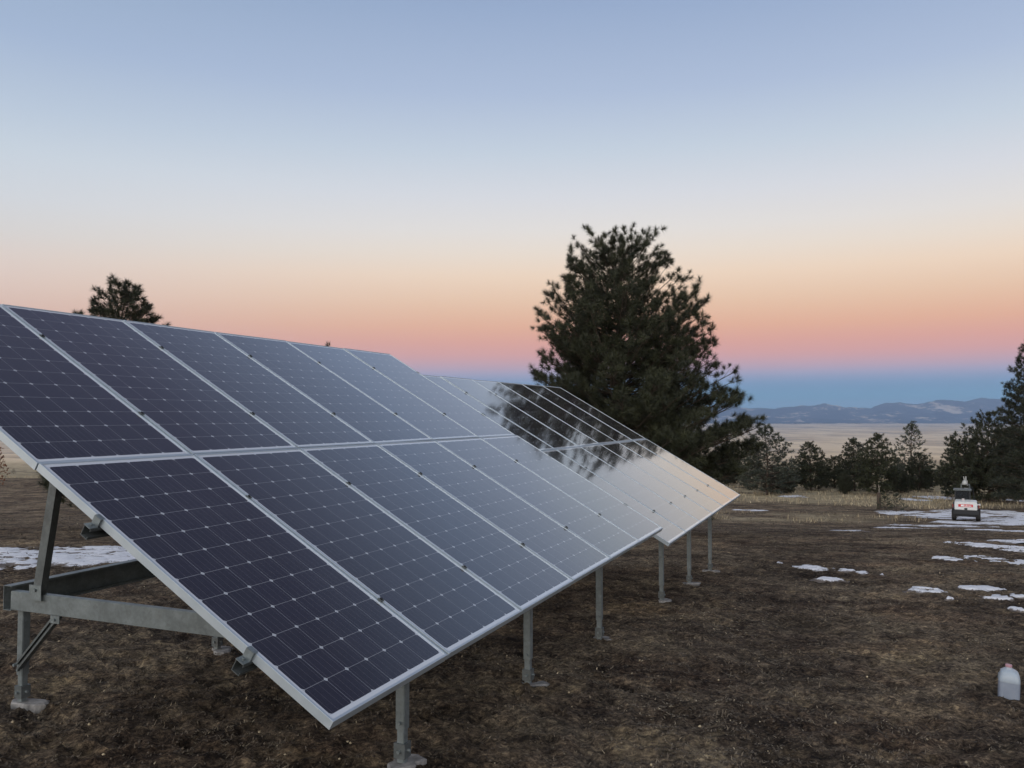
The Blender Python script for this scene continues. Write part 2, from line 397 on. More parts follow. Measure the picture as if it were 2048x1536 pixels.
# snow: a sheet that rises out of the ground where old drifts lie
def build_snow(name, spots, x0, x1, y0, y1, step, label, thr=.45):
    xs = np.arange(x0, x1, step); ys = np.arange(y0, y1, step)
    X, Y = np.meshgrid(xs, ys, indexing='ij'); m = np.zeros_like(X)
    for (cx, cy, rx, ry, rot, amp) in spots:
        c, s = math.cos(rot), math.sin(rot); dx = (X-cx)*c+(Y-cy)*s; dy = -(X-cx)*s+(Y-cy)*c
        m = np.maximum(m, 1.25*amp*(1-np.hypot(dx/rx, dy/ry)*.9))
    sc_ = max(step*9, .3); m = np.minimum(m*1.15, .74)
    m = m + (1.15*fbm(X/sc_/1.7, Y/sc_, 61, 5, gain=.7) + .85*fbm(X/.24, Y/.16, 63, 4, gain=.7)*(.3+1.0*(step < .1)) + .6*fbm(X/1.1, Y/.9, 65, 4, gain=.7)*(step > .1))*np.clip(m*5, 0, 1)
    Z = base_h(X, Y) + np.clip((m-thr), -.3, .3)*.09 + .004 + .012*fbm(X*3, Y*3, 71, 3)
    keep = (m > thr-.25); n0, n1 = X.shape
    v = np.stack([X, Y, Z], -1).reshape(-1, 3)
    i, j = np.meshgrid(np.arange(n0-1), np.arange(n1-1), indexing='ij')
    k = keep[:-1, :-1] | keep[1:, :-1] | keep[:-1, 1:] | keep[1:, 1:]
    i, j = i[k], j[k]
    f = np.stack([i*n1+j, (i+1)*n1+j, (i+1)*n1+j+1, i*n1+j+1], -1)
    used, inv = np.unique(f, return_inverse=True)
    me = mesh(name, v[used], inv.reshape(f.shape), M_SNOW, True)
    a_ = me.attributes.new('depth', 'FLOAT', 'POINT'); a_.data.foreach_set('value', (m-thr).reshape(-1)[used].astype(np.float32))
    return tag(link(name, me), label, 'snow', kind='structure')
def gspot(px, py, wpx, ry, amp=1.0, rot=0):
    p = at(px, py); return (p[0], p[1], wpx/FPX*p[1]/2, ry*1.1, rot, amp)
build_snow('snow', [gspot(60, 1113, 560, 2.3, 1.5), gspot(330, 1118, 420, 1.2, 1.0), gspot(-150, 1112, 500, 2.2, 1.5)], -17, -3, 10, 24, .07,
           'long drift of old snow crossing the soil behind the near array')
build_snow('snow', [gspot(1625, 1138, 75, .42, 1.1), gspot(1680, 1141, 55, .3, .9), gspot(1726, 1147, 42, .25, .8), gspot(1660, 1160, 80, .22, .85), gspot(1766, 1150, 16, .16, .8),
           gspot(1850, 1181, 90, .30, 1.0), gspot(1965, 1178, 90, .28, .95), gspot(1992, 1196, 70, .2, .75), gspot(2035, 1192, 50, .25, .8), gspot(1897, 1197, 14, .1, .9), gspot(2038, 1220, 40, .16, .8),
           gspot(1915, 1121, 70, .8, 1.1), gspot(1975, 1118, 90, .55, .85), gspot(2020, 1124, 90, 1.1, 1.1), gspot(2045, 1100, 110, 3.0, 1.15), gspot(2035, 1078, 110, 3.2, 1.1),
           gspot(1560, 1128, 12, .12, .6)], 3, 15, 8, 24, .04,
           'small broken patches of old snow on the dark soil at the right')
build_snow('snow', [gspot(1880, 1052, 240, 2.6, .9), gspot(1790, 1056, 130, 1.2, .85), gspot(1985, 1040, 200, 7, 1.3), gspot(2060, 1034, 260, 9, 1.4), gspot(1850, 1030, 150, 5, .8), gspot(1955, 1047, 160, 3.2, 1.1),
           gspot(2010, 1062, 110, 2.2, .9), gspot(2035, 1085, 70, 2, .7), gspot(1700, 1062, 90, .7, .55)], 12, 52, 22, 76, .13,
           'broad melting snow on the track around the parked loader')
build_snow('snow', [gspot(1590, 993, 60, 3, 1.1), gspot(1500, 1021, 90, 1.6, 1.1), gspot(1875, 995, 70, 4, 1.0), gspot(1830, 1000, 50, 3, .9), gspot(2030, 1000, 80, 3, .8)], 8, 70, 50, 110, .3,
           'thin snow lying in the grass under the distant pines')

# ------------------------------------------------------------------ litter and grass (uncountable)
def blades(name, cx, cy, length, width, tint, lean, label, cat, seed, zoff=-.005):
    rng = np.random.default_rng(seed); n = len(cx)
    cz = ground_h(cx, cy)+zoff; az = rng.uniform(0, 2*np.pi, n)
    d = np.stack([np.cos(az)*np.sin(lean), np.sin(az)*np.sin(lean), np.cos(lean)], -1)
    az2 = az+np.pi/2+rng.normal(0, .4, n); w = np.stack([np.cos(az2), np.sin(az2), np.zeros(n)], -1)*width[:, None]/2
    b = np.stack([cx, cy, cz], -1); mid = b+d*length[:, None]*.55
    tip = b+d*length[:, None]; tip[:, 2] -= length*.18*np.sin(lean)
    v = np.stack([b-w, b+w, mid+w*.7, mid-w*.7, tip], 1).reshape(-1, 3)
    k = np.arange(n)*5
    f = np.concatenate([np.stack([k, k+1, k+2], -1), np.stack([k, k+2, k+3], -1), np.stack([k+3, k+2, k+4], -1)])
    me = mesh(name, v, f, M_BLADE)
    a = me.attributes.new('tint', 'FLOAT', 'POINT'); a.data.foreach_set('value', np.repeat(tint, 5).astype(np.float32))
    return tag(link(name, me), label, cat, kind='stuff')
def wedge(n, r0, r1, seed, a0=-36, a1=36, power=1.0):
    rng = np.random.default_rng(seed); r = r0*(r1/r0)**(rng.random(n)**power); a = np.radians(rng.uniform(a0, a1, n))
    return r*np.sin(a), r*np.cos(a)
rng = np.random.default_rng(3)
n = 300000; x, y = wedge(n, 2.2, 80, 4); dens = fbm(x*.9, y*.9, 90, 4); keep = rng.random(n) < np.clip(.45+dens*1.1, .06, 1)
x, y, dens = x[keep], y[keep], dens[keep]; n = len(x); rr = np.hypot(x, y)
t = np.clip(rng.normal(.33, .16, n)+dens*.38+.2*fbm(x*.35, y*.35, 95, 2), 0, 1)
blades('dead_grass', x, y, rng.uniform(.006, .024, n)*(1+rr*.075), rng.uniform(.0035, .008, n)*(1+rr*.10), t, np.clip(rng.normal(1.3, .18, n), .5, 1.54),
       'matted dead grass and plant litter over the dark soil', 'grass', 5)
# pale tufts in clumps
cx, cy = wedge(2400, 2.4, 70, 11); kx, ky, kl, kt = [], [], [], []
for i in range(len(cx)):
    r0 = math.hypot(cx[i], cy[i]); m = int(rng.integers(14, 60)); s = rng.uniform(.03, .10)
    kx.append(cx[i]+rng.normal(0, s, m)); ky.append(cy[i]+rng.normal(0, s*.8, m)); kl.append(rng.uniform(.010, .035, m)*(1+r0*.05)); kt.append(np.clip(rng.normal(.52, .12, m)+rng.normal(0, .09), 0, .85))
kx, ky, kl, kt = map(np.concatenate, (kx, ky, kl, kt)); n = len(kx); rr = np.hypot(kx, ky)
blades('grass_tufts', kx, ky, kl, rng.uniform(.003, .006, n)*(1+rr*.1), kt, np.clip(rng.normal(1.12, .25, n), .3, 1.5), 'pale dry tufts of grass dotted over the soil', 'grass', 6)
# golden grass on the far edge of the clearing
n = 90000; x, y = wedge(n, 48, 150, 12, -36, 40); keep = (y > 113-(41*sstep(0, 14, x))-9*sstep(20, 34, x)+fbm(x/9, y/9, 77, 3)*3.1) & (rng.random(n) < .75+fbm(x/3, y/3, 79, 2))
x, y = x[keep], y[keep]; n = len(x)
blades('golden_grass', x, y, rng.uniform(.15, .45, n), rng.uniform(.025, .06, n), np.clip(rng.normal(.82, .12, n), 0, 1), np.clip(rng.normal(.4, .25, n), 0, 1.3), 'strip of pale golden standing grass in front of the pines', 'grass', 7)
n = 3500; x, y = wedge(n, 38, 62, 13, 8, 30); keep = (np.exp(-((x-17)/9)**2-((y-54)/8)**2) > .35) & (fbm(x/3, y/3, 80, 2) > -.1); x, y = x[keep], y[keep]; n = len(x)
blades('golden_grass', x, y, rng.uniform(.12, .35, n), rng.uniform(.02, .05, n), np.clip(rng.normal(.75, .12, n), 0, 1), np.clip(rng.normal(.4, .25, n), 0, 1.3), 'thin golden grass island on the soil left of the snowy track', 'grass', 8)
# soil clods
def clods():
    rng = np.random.default_rng(19); n = 14000; x, y = wedge(n, 2.2, 60, 20); s = rng.uniform(.003, .010, n)*(1+np.hypot(x, y)*.06)
    z = ground_h(x, y)+s*.25; o = np.array([(1,0,0),(0,1,0),(-1,0,0),(0,-1,0),(0,0,1),(0,0,-1)], float)
    v = (np.stack([x, y, z], -1)[:, None]+o[None]*s[:, None, None]*rng.uniform(.6, 1.3, (n, 6, 1))).reshape(-1, 3)
    fo = np.array([(0,1,4),(1,2,4),(2,3,4),(3,0,4),(1,0,5),(2,1,5),(3,2,5),(0,3,5)]); f = (np.arange(n)[:, None, None]*6+fo[None]).reshape(-1, 3)
    me = mesh('soil_clods', v, f, M_BLADE); a = me.attributes.new('tint', 'FLOAT', 'POINT')
    t = np.where(rng.random(n) < .03, rng.uniform(.7, .95, n), rng.uniform(0, .5, n)); a.data.foreach_set('value', np.repeat(t, 6).astype(np.float32))
    tag(link('soil_clods', me), 'small clods and stones scattered over the soil', 'soil', kind='stuff')
clods()

# ------------------------------------------------------------------ solar arrays
PW, PH, GAP = 1.001, 1.965, .011; PIT = PW+GAP; TILT = R_(30.0)
HEAD = math.atan2(.92287844, .38509141)
TABLES = [(Vector((-.7119, 3.3275, CAMZ-1.2193)), 'near'), (Vector((1.7562, 9.2434, CAMZ-1.4338)), 'far')]
ZROT = Matrix.Rotation(HEAD, 4, 'Z')

def make_panel():
    root = thing('solar_panel', 'x', 'solar panel', group='solar panels of the two arrays')
    f = MB(); t = .040; lp = .011
    prof = lambda: None
    # mitred frame: outer wall + top lip + bottom flange, as one ring mesh
    rings = []
    for (d, z) in ((0, -t), (0, -.001), (.001, 0), (lp, 0), (lp, -.0035), (.002, -.0035), (.002, -t+.002), (.030, -t+.002), (.030, -t)):
        rings.append([(d, d, z), (PW-d, d, z), (PW-d, PH-d, z), (d, PH-d, z)])
    rings.append(rings[0]); f.loft(rings, cap=False)
    f.build('frame', M_ALU, root)
    g = MB(); g.box(.0025, PW-.0025, .0025, PH-.0025, -.0085, -.0036)
    g.build('cell_glass', M_CELL, root)
    b = MB(); b.box(.44, .56, PH-.30, PH-.20, -.031, -.0088)
    b.build('junction_box', M_JBOX, root)
    return root
proto = make_panel()
ORD = ['leftmost', 'second from the left', 'third from the left', 'fourth from the left', 'fifth from the left', 'rightmost']
prng = random.Random(8); first = True; CLEAN = None
def mat_at(Lw, u, vv, w=0):
    """matrix of the table plane at u along the row, vv up the slope, w off the plane"""
    return Matrix.Translation(Lw) @ ZROT @ Matrix.Rotation(TILT, 4, 'X') @ Matrix.Translation((u, vv, w))
def copy_tree(o, parent=None):
    c = o.copy(); COL.objects.link(c)
    if parent: c.parent = parent; c.matrix_parent_inverse = o.matrix_parent_inverse.copy()
    for ch in o.children: copy_tree(ch, c)
    return c
for Lw, nm in TABLES:
    for row in (0, 1):
        for k in range(6):
            o = proto if first else copy_tree(proto); first = False
            jit = Matrix.Translation((PW/2, PH/2, 0)) @ Matrix.Rotation(R_(prng.gauss(0, .16)), 4, 'Y') @ Matrix.Rotation(R_(prng.gauss(0, .10)), 4, 'X') @ Matrix.Translation((-PW/2, -PH/2, 0))
            o.matrix_world = mat_at(Lw, k*PIT+GAP/2, row*(PH+GAP)+0.0, 0) @ jit
            if nm == 'far':                                      # rinsed clean: its glass mirrors the pine
                for ch in o.children:
                    if ch.name.startswith('cell_glass'):
                        ch.data = CLEAN or ch.data.copy(); CLEAN = ch.data; ch.data.materials[0] = M_CELL_CLEAN
            o['label'] = f"{ORD[k]} dark solar panel in the {'upper' if row else 'lower'} row of the {nm} array"

def make_rack(Lw, nm):
    root = thing('mounting_rack', f'galvanised steel posts, beams and clamps holding up the {nm} solar array', 'rack', (Lw.x, Lw.y, 0), (0, 0, HEAD), group='steel racks under the solar arrays')
    zL = Lw.z; W = 6*PIT; c, s_ = math.cos(TILT), math.sin(TILT)
    def S(u, v, w=0): return (u, v*c-w*s_, zL+v*s_+w*c)     # point under the slope
    upv = (0, -s_, c)
    def gz(u, s):                                            # local ground height
        p = ZROT @ Vector((u, s, 0)); return float(base_h(Lw.x+p.x, Lw.y+p.y))
    vs = [PH+GAP/2+d for d in (-1.5, -.48, .48, 1.5)]
    for v in vs:                                             # purlins along the row
        MB().channel(S(-.042, v, -.043-.029), S(W+.04, v, -.043-.029), .045, .056, .003, upv, 1).build('purlin', M_GALV_D, root)
        for k in range(7):                                   # clamps between the frames
            u = k*PIT; m = MB(); endc = k in (0, 6)
            if endc:
                sg = -1 if k == 0 else 1
                m.obox(S(u-sg*.006, v-.022, .002), S(u-sg*.006, v+.022, .002), .024, .0035, upv)
                m.obox(S(u+sg*.008, v-.022, -.020), S(u+sg*.008, v+.022, -.020), .0035, .044, upv)
                m.obox(S(u+sg*.028, v-.022, -.0405), S(u+sg*.028, v+.022, -.0405), .044, .004, upv)
            else:
                m.obox(S(u, v-.014, .0022), S(u, v+.014, .0022), .030, .0035, upv)
                m.obox(S(u-.010, v-.014, .005), S(u-.010, v+.014, .005), .003, .008, upv)
                m.obox(S(u+.010, v-.014, .005), S(u+.010, v+.014, .005), .003, .008, upv)
            cl = m.build('clamp', M_GALV if endc else M_GALV_D, root)
            bp = S(u+(.028*(-1 if k == 0 else 1) if endc else 0), v, -.034 if endc else .009)
            MB().tube([Vector(bp)-Vector(upv)*.005, Vector(bp)+Vector(upv)*.005], .0065, 6).build('bolt', M_DARK if not endc else M_GALV, cl)
    fs_, rs_ = .35, 3.30
    ztop = zL + .05                                          # top of the level base frame
    for k, u in enumerate((1.15, 3.0, 4.85)):
        for s in (fs_, rs_):
            g = gz(u, s); pz = ztop-.002 if s == rs_ else zL+s*math.tan(TILT)-.17
            m = MB(); m.obox((u, s, g+.20), (u, s, pz-.13 if s == rs_ else pz), .056, .056, (1, 0, 0))
            p = m.build('post', M_GALV, root, bevel=.004)
            q = MB(); q.obox((u, s, g-.12), (u, s, g+.30), .044, .044, (1, 0, 0)); q.build('inner_tube', M_GALV, p, bevel=.003)
            sq = lambda d, z: [(u-d, s-d, z), (u+d, s-d, z), (u+d, s+d, z), (u-d, s+d, z)]
            MB().loft([sq(.0225, g+.13), sq(.034, g+.13), sq(.034, g+.05), sq(.0225, g+.05)], cap=False).build('collar', M_GALV_D, p)
            for c_, ax in (((u, s-.038, g+.09), (0, 1, 0)), ((u-.038, s, g+.09), (1, 0, 0)), ((u+.034, s, g+.24), (1, 0, 0)), ((u-.034, s, g+.24), (1, 0, 0))):
                MB().cyl(c_, ax, .010, .022, 6).build('bolt', M_GALV, p)
            rr = random.Random(int(u*100+s*10+zL*100)); n = 16; ring = []
            ox, oy = rr.uniform(-.02, .08), rr.uniform(-.09, .0)
            for i in range(n):
                th = 2*math.pi*i/n; rad = (.105+.035*math.sin(2*th+s+u))*rr.uniform(.85, 1.2); ring.append((u+ox+rad*math.cos(th), s+oy+rad*math.sin(th)))
            zz = lambda x, y: gz(x, y)
            q = MB(); q.loft([[(x, y, zz(x, y)-.10) for x, y in ring], [(x, y, zz(x, y)+.016) for x, y in ring], [(u+(x-u)*.88, s+(y-s)*.88, zz(x, y)+.024) for x, y in ring]])
            q.build('footing', M_CONC, p)
        # cross beam front to rear, strut, brace, rafter
        fy = .45
        MB().obox((u-.062, fs_-.05, ztop-.075), (u-.062, rs_+.02, ztop-.075), .05, .125).build('cross_beam', M_GALV, root, bevel=.004)
        st = MB(); pt = S(u, (2.78)/c, -.14)
        st.channel((u-.075, 3.06, ztop-.012), (u-.075, 2.80, zL+2.80*math.tan(TILT)-.20), .05, .07, .004, (0, 1, 0), -1)
        so = st.build('strut', M_GALV_D, root)
        MB().box(u-.112, u-.106, 3.0, 3.11, ztop-.05, ztop+.05).build('bracket', M_GALV, so); MB().cyl((u-.116, 3.05, ztop+.02), (1, 0, 0), .011, .018, 6).build('bolt', M_GALV, so)
        br = MB().channel((u-.060, 2.90, ztop-.145), (u-.060, rs_-.03, ztop-.52), .035, .045, .004, (0, 1, 1), -1).build('brace', M_GALV_D, root)
        MB().box(u-.086, u-.080, 2.86, 2.94, ztop-.19, ztop-.1395).build('bracket', M_GALV, br)
        for c_ in ((u-.090, 2.90, ztop-.165), (u-.085, rs_-.03, ztop-.50)): MB().cyl(c_, (1, 0, 0), .010, .016, 6).build('bolt', M_GALV, br)
        MB().channel(S(u, .36, -.134-.05), S(u, 3.62, -.134-.05), .05, .095, .004, upv, 1).build('rafter', M_GALV, root)
    # beams along the row on the rear and front posts
    MB().channel((1.08, rs_+.075, ztop-.068), (W-1.0, rs_+.075, ztop-.068), .075, .165, .004, (0, 0, 1), 1).build('rear_beam', M_GALV, root)
    return root
racks = [make_rack(*t) for t in TABLES]

# ------------------------------------------------------------------ pines
def make_pine(seed, H, prof, nprim, tuft, nneed, width, base=.08, lat=1.0, trunk_r=.016, dens=1.0, rise=(.15, .9), bend=0.0, tips=.5, rj=.78):
    """returns (trunk mesh, crown mesh). prof(t, az) = crown radius in metres at relative height t"""
    rng = np.random.default_rng(seed); mb = MB()
    wob = lambda z: np.array([math.sin(z*.7+seed)*.012*H*z/H+bend*z*z/H, math.cos(z*.9+seed*2)*.012*H*z/H, z])
    zz = np.linspace(-.3, H*.93, 14); r0 = H*trunk_r
    mb.tube([wob(z) for z in zz], [max(.012, r0*(1-max(z, 0)/H)**.85)*(1.25 if z < .1 else 1) for z in zz], 9)
    TP, TA = [], []
    for i in range(nprim):
        tt = base+(1-base)*((i+.5)/nprim)**.92; az = i*2.39996+rng.normal(0, .35)
        R = prof(tt, az)*rng.uniform(rj, 1.04)
        if R < .12: R = .12
        k = rise[0]+(rise[1]-rise[0])*tt**1.4
        zt = tt*H+rng.normal(0, .012*H); zs = max(H*.03, zt-k*R)
        st = wob(zs); o = np.array([math.cos(az), math.sin(az), 0.]); side = np.array([-o[1], o[0], 0.]); cur = rng.normal(0, .12)
        P = [st+o*R*q+side*cur*R*q*q+np.array([0, 0, 1])*((zt-zs)*(q**1.5)) for q in np.linspace(0, 1, 6)]
        rb = .010*R+.010; mb.tube(P, [rb*(1-.8*q) for q in np.linspace(0, 1, 6)], 4, cap=False)
        nl = max(4, int(R*5.6*lat*dens))
        for j in range(nl):
            q = 1-(1-.24)*rng.random()**1.15 if R > .6 else rng.uniform(.1, 1)
            f = q*5; a = min(4, int(f)); p = P[a]+(P[a+1]-P[a])*(f-a)
            sg = 1 if j % 2 else -1
            l = (.16+.30*R*(1.12-q))*rng.uniform(.5, 1.1)
            d = o*rng.uniform(.35, 1)+side*sg*rng.uniform(.2, 1.0)+np.array([0, 0, rng.uniform(-.05, .75)]); d /= np.linalg.norm(d)
            e = p+d*l+np.array([0, 0, l*.18]); mb.tube([p, (p+e)/2-np.array([0, 0, l*.03]), e], [.008, .006, .004], 3, cap=False)
            nt_ = max(1, int(l*4.2*dens+rng.random()*1.2))
            for c in range(nt_):
                w = 1-c/nt_*.9; q0 = p+(e-p)*w
                ax = d*rng.uniform(.3, 1)+np.array([0, 0, rng.uniform(tips*.5, tips*2)])+rng.normal(0, .35, 3); ax /= np.linalg.norm(ax)
                off = ax*tuft*.35 if c == 0 else ax*tuft*rng.uniform(.2, .6)
                TP.append(q0+off*.6); TA.append(ax)
        TP.append(P[-1]); ax = o*.6+np.array([0, 0, .8]); TA.append(ax/np.linalg.norm(ax))
    for c in range(14):
        TP.append(wob(H*(.90+.0065*c))+rng.normal(0, .05, 3)); ax = np.array([0, 0, 1])+rng.normal(0, .4, 3); TA.append(ax/np.linalg.norm(ax))
    TP = np.array(TP); TA = np.array(TA); n = len(TP); m = nneed
    a = np.repeat(TA, m, 0); s = rng.random(n*m); sz = np.repeat(rng.uniform(.75, 1.2, n), m); L_ = tuft*.26*sz
    pos = np.repeat(TP, m, 0)+a*(s*L_)[:, None]
    rv = rng.normal(0, 1, (n*m, 3)); rv -= a*(rv*a).sum(1)[:, None]; rv /= np.linalg.norm(rv, axis=1)[:, None]+1e-9
    ph = rng.uniform(.1, 1.95, n*m)*(1.1-.35*s); d = a*np.cos(ph)[:, None]+rv*np.sin(ph)[:, None]
    ln = tuft*rng.uniform(.42, .55, n*m)*sz; sd = np.cross(d, rv+rng.normal(0, .6, (n*m, 3))); sd /= np.linalg.norm(sd, axis=1)[:, None]+1e-9
    w = width*rng.uniform(.7, 1.2, n*m); v0 = pos-sd*w[:, None]/2; v1 = pos+sd*w[:, None]/2; v2 = pos+d*ln[:, None]
    V = np.stack([v0, v1, v2], 1).reshape(-1, 3); F = np.arange(n*m*3).reshape(-1, 3)
    tint = np.repeat(np.clip(np.repeat(rng.normal(.4, .2, n), m)+rng.normal(0, .15, n*m), 0, 1), 3)
    return mesh('trunk', mb.v, mb.f, M_BARK, True), V, F, tint
def crown_mesh(V, F, tint, mat):
    me = mesh('crown', V, F, mat); a = me.attributes.new('tint', 'FLOAT', 'POINT'); a.data.foreach_set('value', tint.astype(np.float32)); return me
def place_tree(proto_, x, y, label, scale=1, rz=0, name='pine_tree', group=None, sink=.05, sxy=1):
    tm, cm = proto_
    r = thing(name, label, 'tree', (x, y, float(base_h(x, y))-sink), (0, 0, rz), group); r.scale = (scale*sxy, scale*sxy, scale)
    link('trunk', tm, r); link('crown', cm, r); return r
def profile(pts):
    t = [p[0] for p in pts]; r = [p[1] for p in pts]
    return lambda tt, az: float(np.interp(tt, t, r))

# the big pine behind the far array: its own left and right outlines
BY = 28.0; bx = (1240-1024)/FPX*BY; bz = float(base_h(bx, BY)); ztop = at(1240, 468, BY)[2]; BH = ztop-bz
mpp = BY/FPX
def tt_of(py): return (at(1240, py, BY)[2]-bz)/BH
LO = [(447, 10), (462, 60), (480, 85), (520, 108), (545, 100), (590, 142), (650, 172), (690, 150), (715, 150), (740, 185), (790, 160), (850, 190), (930, 200), (1010, 150)]
RO = [(447, 15), (462, 48), (480, 62), (520, 92), (555, 122), (590, 172), (650, 180), (690, 182), (735, 205), (790, 238), (850, 272), (930, 262), (1010, 170)]
lt = [tt_of(p[0]) for p in LO][::-1]; lr = [p[1]*mpp for p in LO][::-1]; rt_ = [tt_of(p[0]) for p in RO][::-1]; rr_ = [p[1]*mpp for p in RO][::-1]
def big_prof(t, az):
    ca_ = math.cos(az); w = .5+.5*math.copysign(abs(ca_)**.45, ca_); l = float(np.interp(t, lt, lr)); r = float(np.interp(t, rt_, rr_)); return (l*(1-w)+r*w)*.97
tm, V, F, ti = make_pine(7, BH, big_prof, 340, .40, 84, .0105, base=.05, rise=(.12, .85), dens=1.02, rj=.86, tips=.6)

place_tree((tm, crown_mesh(V, F, ti, M_NEED)), bx, BY, 'tall broad dark pine standing right behind the far solar array')

def variant(seed, H, pts, mat, **kw):
    a = dict(nprim=130, tuft=.52, nneed=24, width=.046, base=.04, dens=.95, rj=.86, rise=(.1, .9)); a.update(kw)
    t, V, F, ti = make_pine(seed, H, profile(pts), **a); return (t, crown_mesh(V, F, ti, mat))
PV = [variant(21, 8, [(0, 1.6), (.15, 2.6), (.4, 2.7), (.7, 2.1), (.9, 1.1), (1, .3)], M_NEED),
      variant(22, 8, [(0, 1.4), (.15, 2.3), (.45, 2.4), (.7, 1.8), (.9, .9), (1, .3)], M_NEED),
      variant(23, 8, [(0, 1.4), (.2, 2.1), (.45, 1.9), (.7, 1.25), (.9, .6), (1, .15)], M_NEED_G, dens=.62, nprim=84, nneed=18),
      variant(24, 8, [(0, 2.2), (.15, 3.4), (.4, 3.6), (.7, 2.9), (.9, 1.6), (1, .4)], M_NEED, nprim=120),
      variant(25, 8, [(0, 1.4), (.2, 2.5), (.45, 2.5), (.65, 2.2), (.85, 1.4), (1, .35)], M_NEED_G, dens=.62)]
def tree_px(v, px, top, Y, label, rz, group='pines along the far edge of the clearing', name='pine_tree', sxy=1):
    x, y, z = at(px, top, Y); h = z-float(base_h(x, y)); return place_tree(PV[v], x, y, label, h/8.1, rz, name, group, sxy=sxy)
T = [(3, 1575, 945, 88, 'low spreading dark pine under the left side of the rounded pine', 1.7, .8), (3, 1690, 940, 86, 'low spreading dark pine at the foot of the close pair of pines', 3.6, .75), (3, 1800, 938, 87, 'low spreading dark pine at the foot of the sparse pointed pine', 5.5, 1.0), (3, 1850, 942, 95, 'low spreading dark pine right of the sparse pointed pine', .8, 1.0),
     (3, 1600, 938, 108, 'low dark pine thicket behind the rounded pine', .7, 1.0), (0, 1640, 942, 104, 'low dark pine just left of the low pine between rounded and paired pines', 2.7, 1.2),
     (3, 1880, 935, 99, 'low dark pine between the sparse pointed pine and the loader', 5.0, .9), (0, 1545, 930, 90, 'low dark pine under the grey-green open pine', 3.9, 1.2), (3, 1730, 930, 103, 'low broad dark pine behind the close pair of pines', 2.1, .9),
     (4, 1533, 851, 86, 'grey-green open pine just right of the big dark pine', .3, 1.3),
     (1, 1620, 884, 92, 'dark rounded pine right of the grey-green open pine', 1.2, 1.3),
     (0, 1580, 925, 98, 'low dark pine filling the gap right of the grey-green pine', 2.0, 1.0),
     (1, 1668, 912, 96, 'low dark pine between the rounded pine and the close pair', 4.1, 1.6),
     (1, 1708, 877, 90, 'left of the two close dark pines standing as a pair', 2.2, 1.1),
     (1, 1753, 868, 84, 'right and taller of the two close dark pines standing as a pair', 5.2, 1.15),
     (2, 1822, 846, 94, 'sparse pointed pine showing sky between its branches', .9, 1.25),
     (0, 1838, 905, 90, 'low bushy dark pine in front of the sparse pointed pine', 3.3, 1.25),
     (0, 1795, 915, 101, 'low dark pine behind the paired pines and the sparse pine', 1.1, 1.0),
     (3, 1975, 822, 72, 'broad dense dark pine rising behind the parked loader', 2.6, 1.0),
     (1, 1912, 880, 77, 'smaller dark pine at the left side of the broad pine behind the loader', .4, 1.0),
     (3, 2040, 850, 80, 'dense dark pine at the right edge behind the tallest right pine', 4.4, 1.0),
     (4, 1500, 905, 95, 'low grey-green pine half hidden by the big dark pine', 2.9, 1.1),
     (3, 1455, 880, 105, 'dark pine hidden behind the lower boughs of the big dark pine', .2, 1.0)]
for v, px, top, Y, lab, rz, sxy in T: tree_px(v, px, top, Y, lab, rz, sxy=sxy)
# tall pine cut by the right edge of the picture
tm, V, F, ti = make_pine(33, 13.2, profile([(0, 1.5), (.1, 2.9), (.35, 3.1), (.5, 2.9), (.62, 2.4), (.75, 2.0), (.88, 1.2), (1, .3)]), 170, .50, 40, .025, base=.08, rise=(.05, .8), dens=1.0)
x, y, z = at(2068, 678, 60); PT = (tm, crown_mesh(V, F, ti, M_NEED)); place_tree(PT, x, y, 'tallest dark pine at the right edge with layered boughs', (z-float(base_h(x, y)))/13.2, 0)
# pines behind the near array
tm, V, F, ti = make_pine(41, 9.5, profile([(0, .8), (.2, 2.4), (.5, 2.7), (.66, 2.1), (.80, 1.45), (.93, .8), (1, .25)]), 230, .42, 66, .0135, base=.1, rise=(.2, .95), dens=1.2, rj=.88)
x, y, z = at(246, 563, 27); PL = (tm, crown_mesh(V, F, ti, M_NEED)); place_tree(PL, x, y, 'bushy dark pine whose top shows over the upper left edge of the near array', (z-float(base_h(x, y)))/9.6, 2.2, sxy=1.12)
x, y, z = at(655, 689, 30); tree = place_tree(PV[2], x, y, 'slim pine of which only the tip shows above the near array', (z-float(base_h(x, y)))/8.25, 1.0, sxy=.4)
# left edge: rusty tree and low shrub in the golden grass
red = variant(51, 3.4, [(0, .5), (.3, .9), (.7, .6), (1, .2)], M_NEED_R, nprim=36, nneed=12, tuft=.25)
x, y, z = at(-8, 895, 95); place_tree(red, x, y, 'rusty brown dead pine at the left edge in golden grass', (z-float(base_h(x, y)))/3.4, .5)
# low shrubs and saplings
def shrub(px, py, h, label, seed, mat=M_NEED, Y=None):
    x, y, z = at(px, py)
    v = variant(seed, h, [(0, h*.3), (.3, h*.5), (.7, h*.35), (1, .05)], mat, nprim=22, nneed=12, tuft=.2, width=.03, base=.05)
    r = place_tree(v, x, y, label, 1, 0, 'sapling'); r['category'] = 'shrub'; return r
shrub(1770, 1022, 1.1, 'small green pine sapling right beside the dark stump', 61)
shrub(1793, 1024, 1.3, 'wider green pine sapling between the stump and the loader', 62)
shrub(27, 948, 2.0, 'low grey shrub beside the rusty tree at the left edge', 63, M_NEED_G)
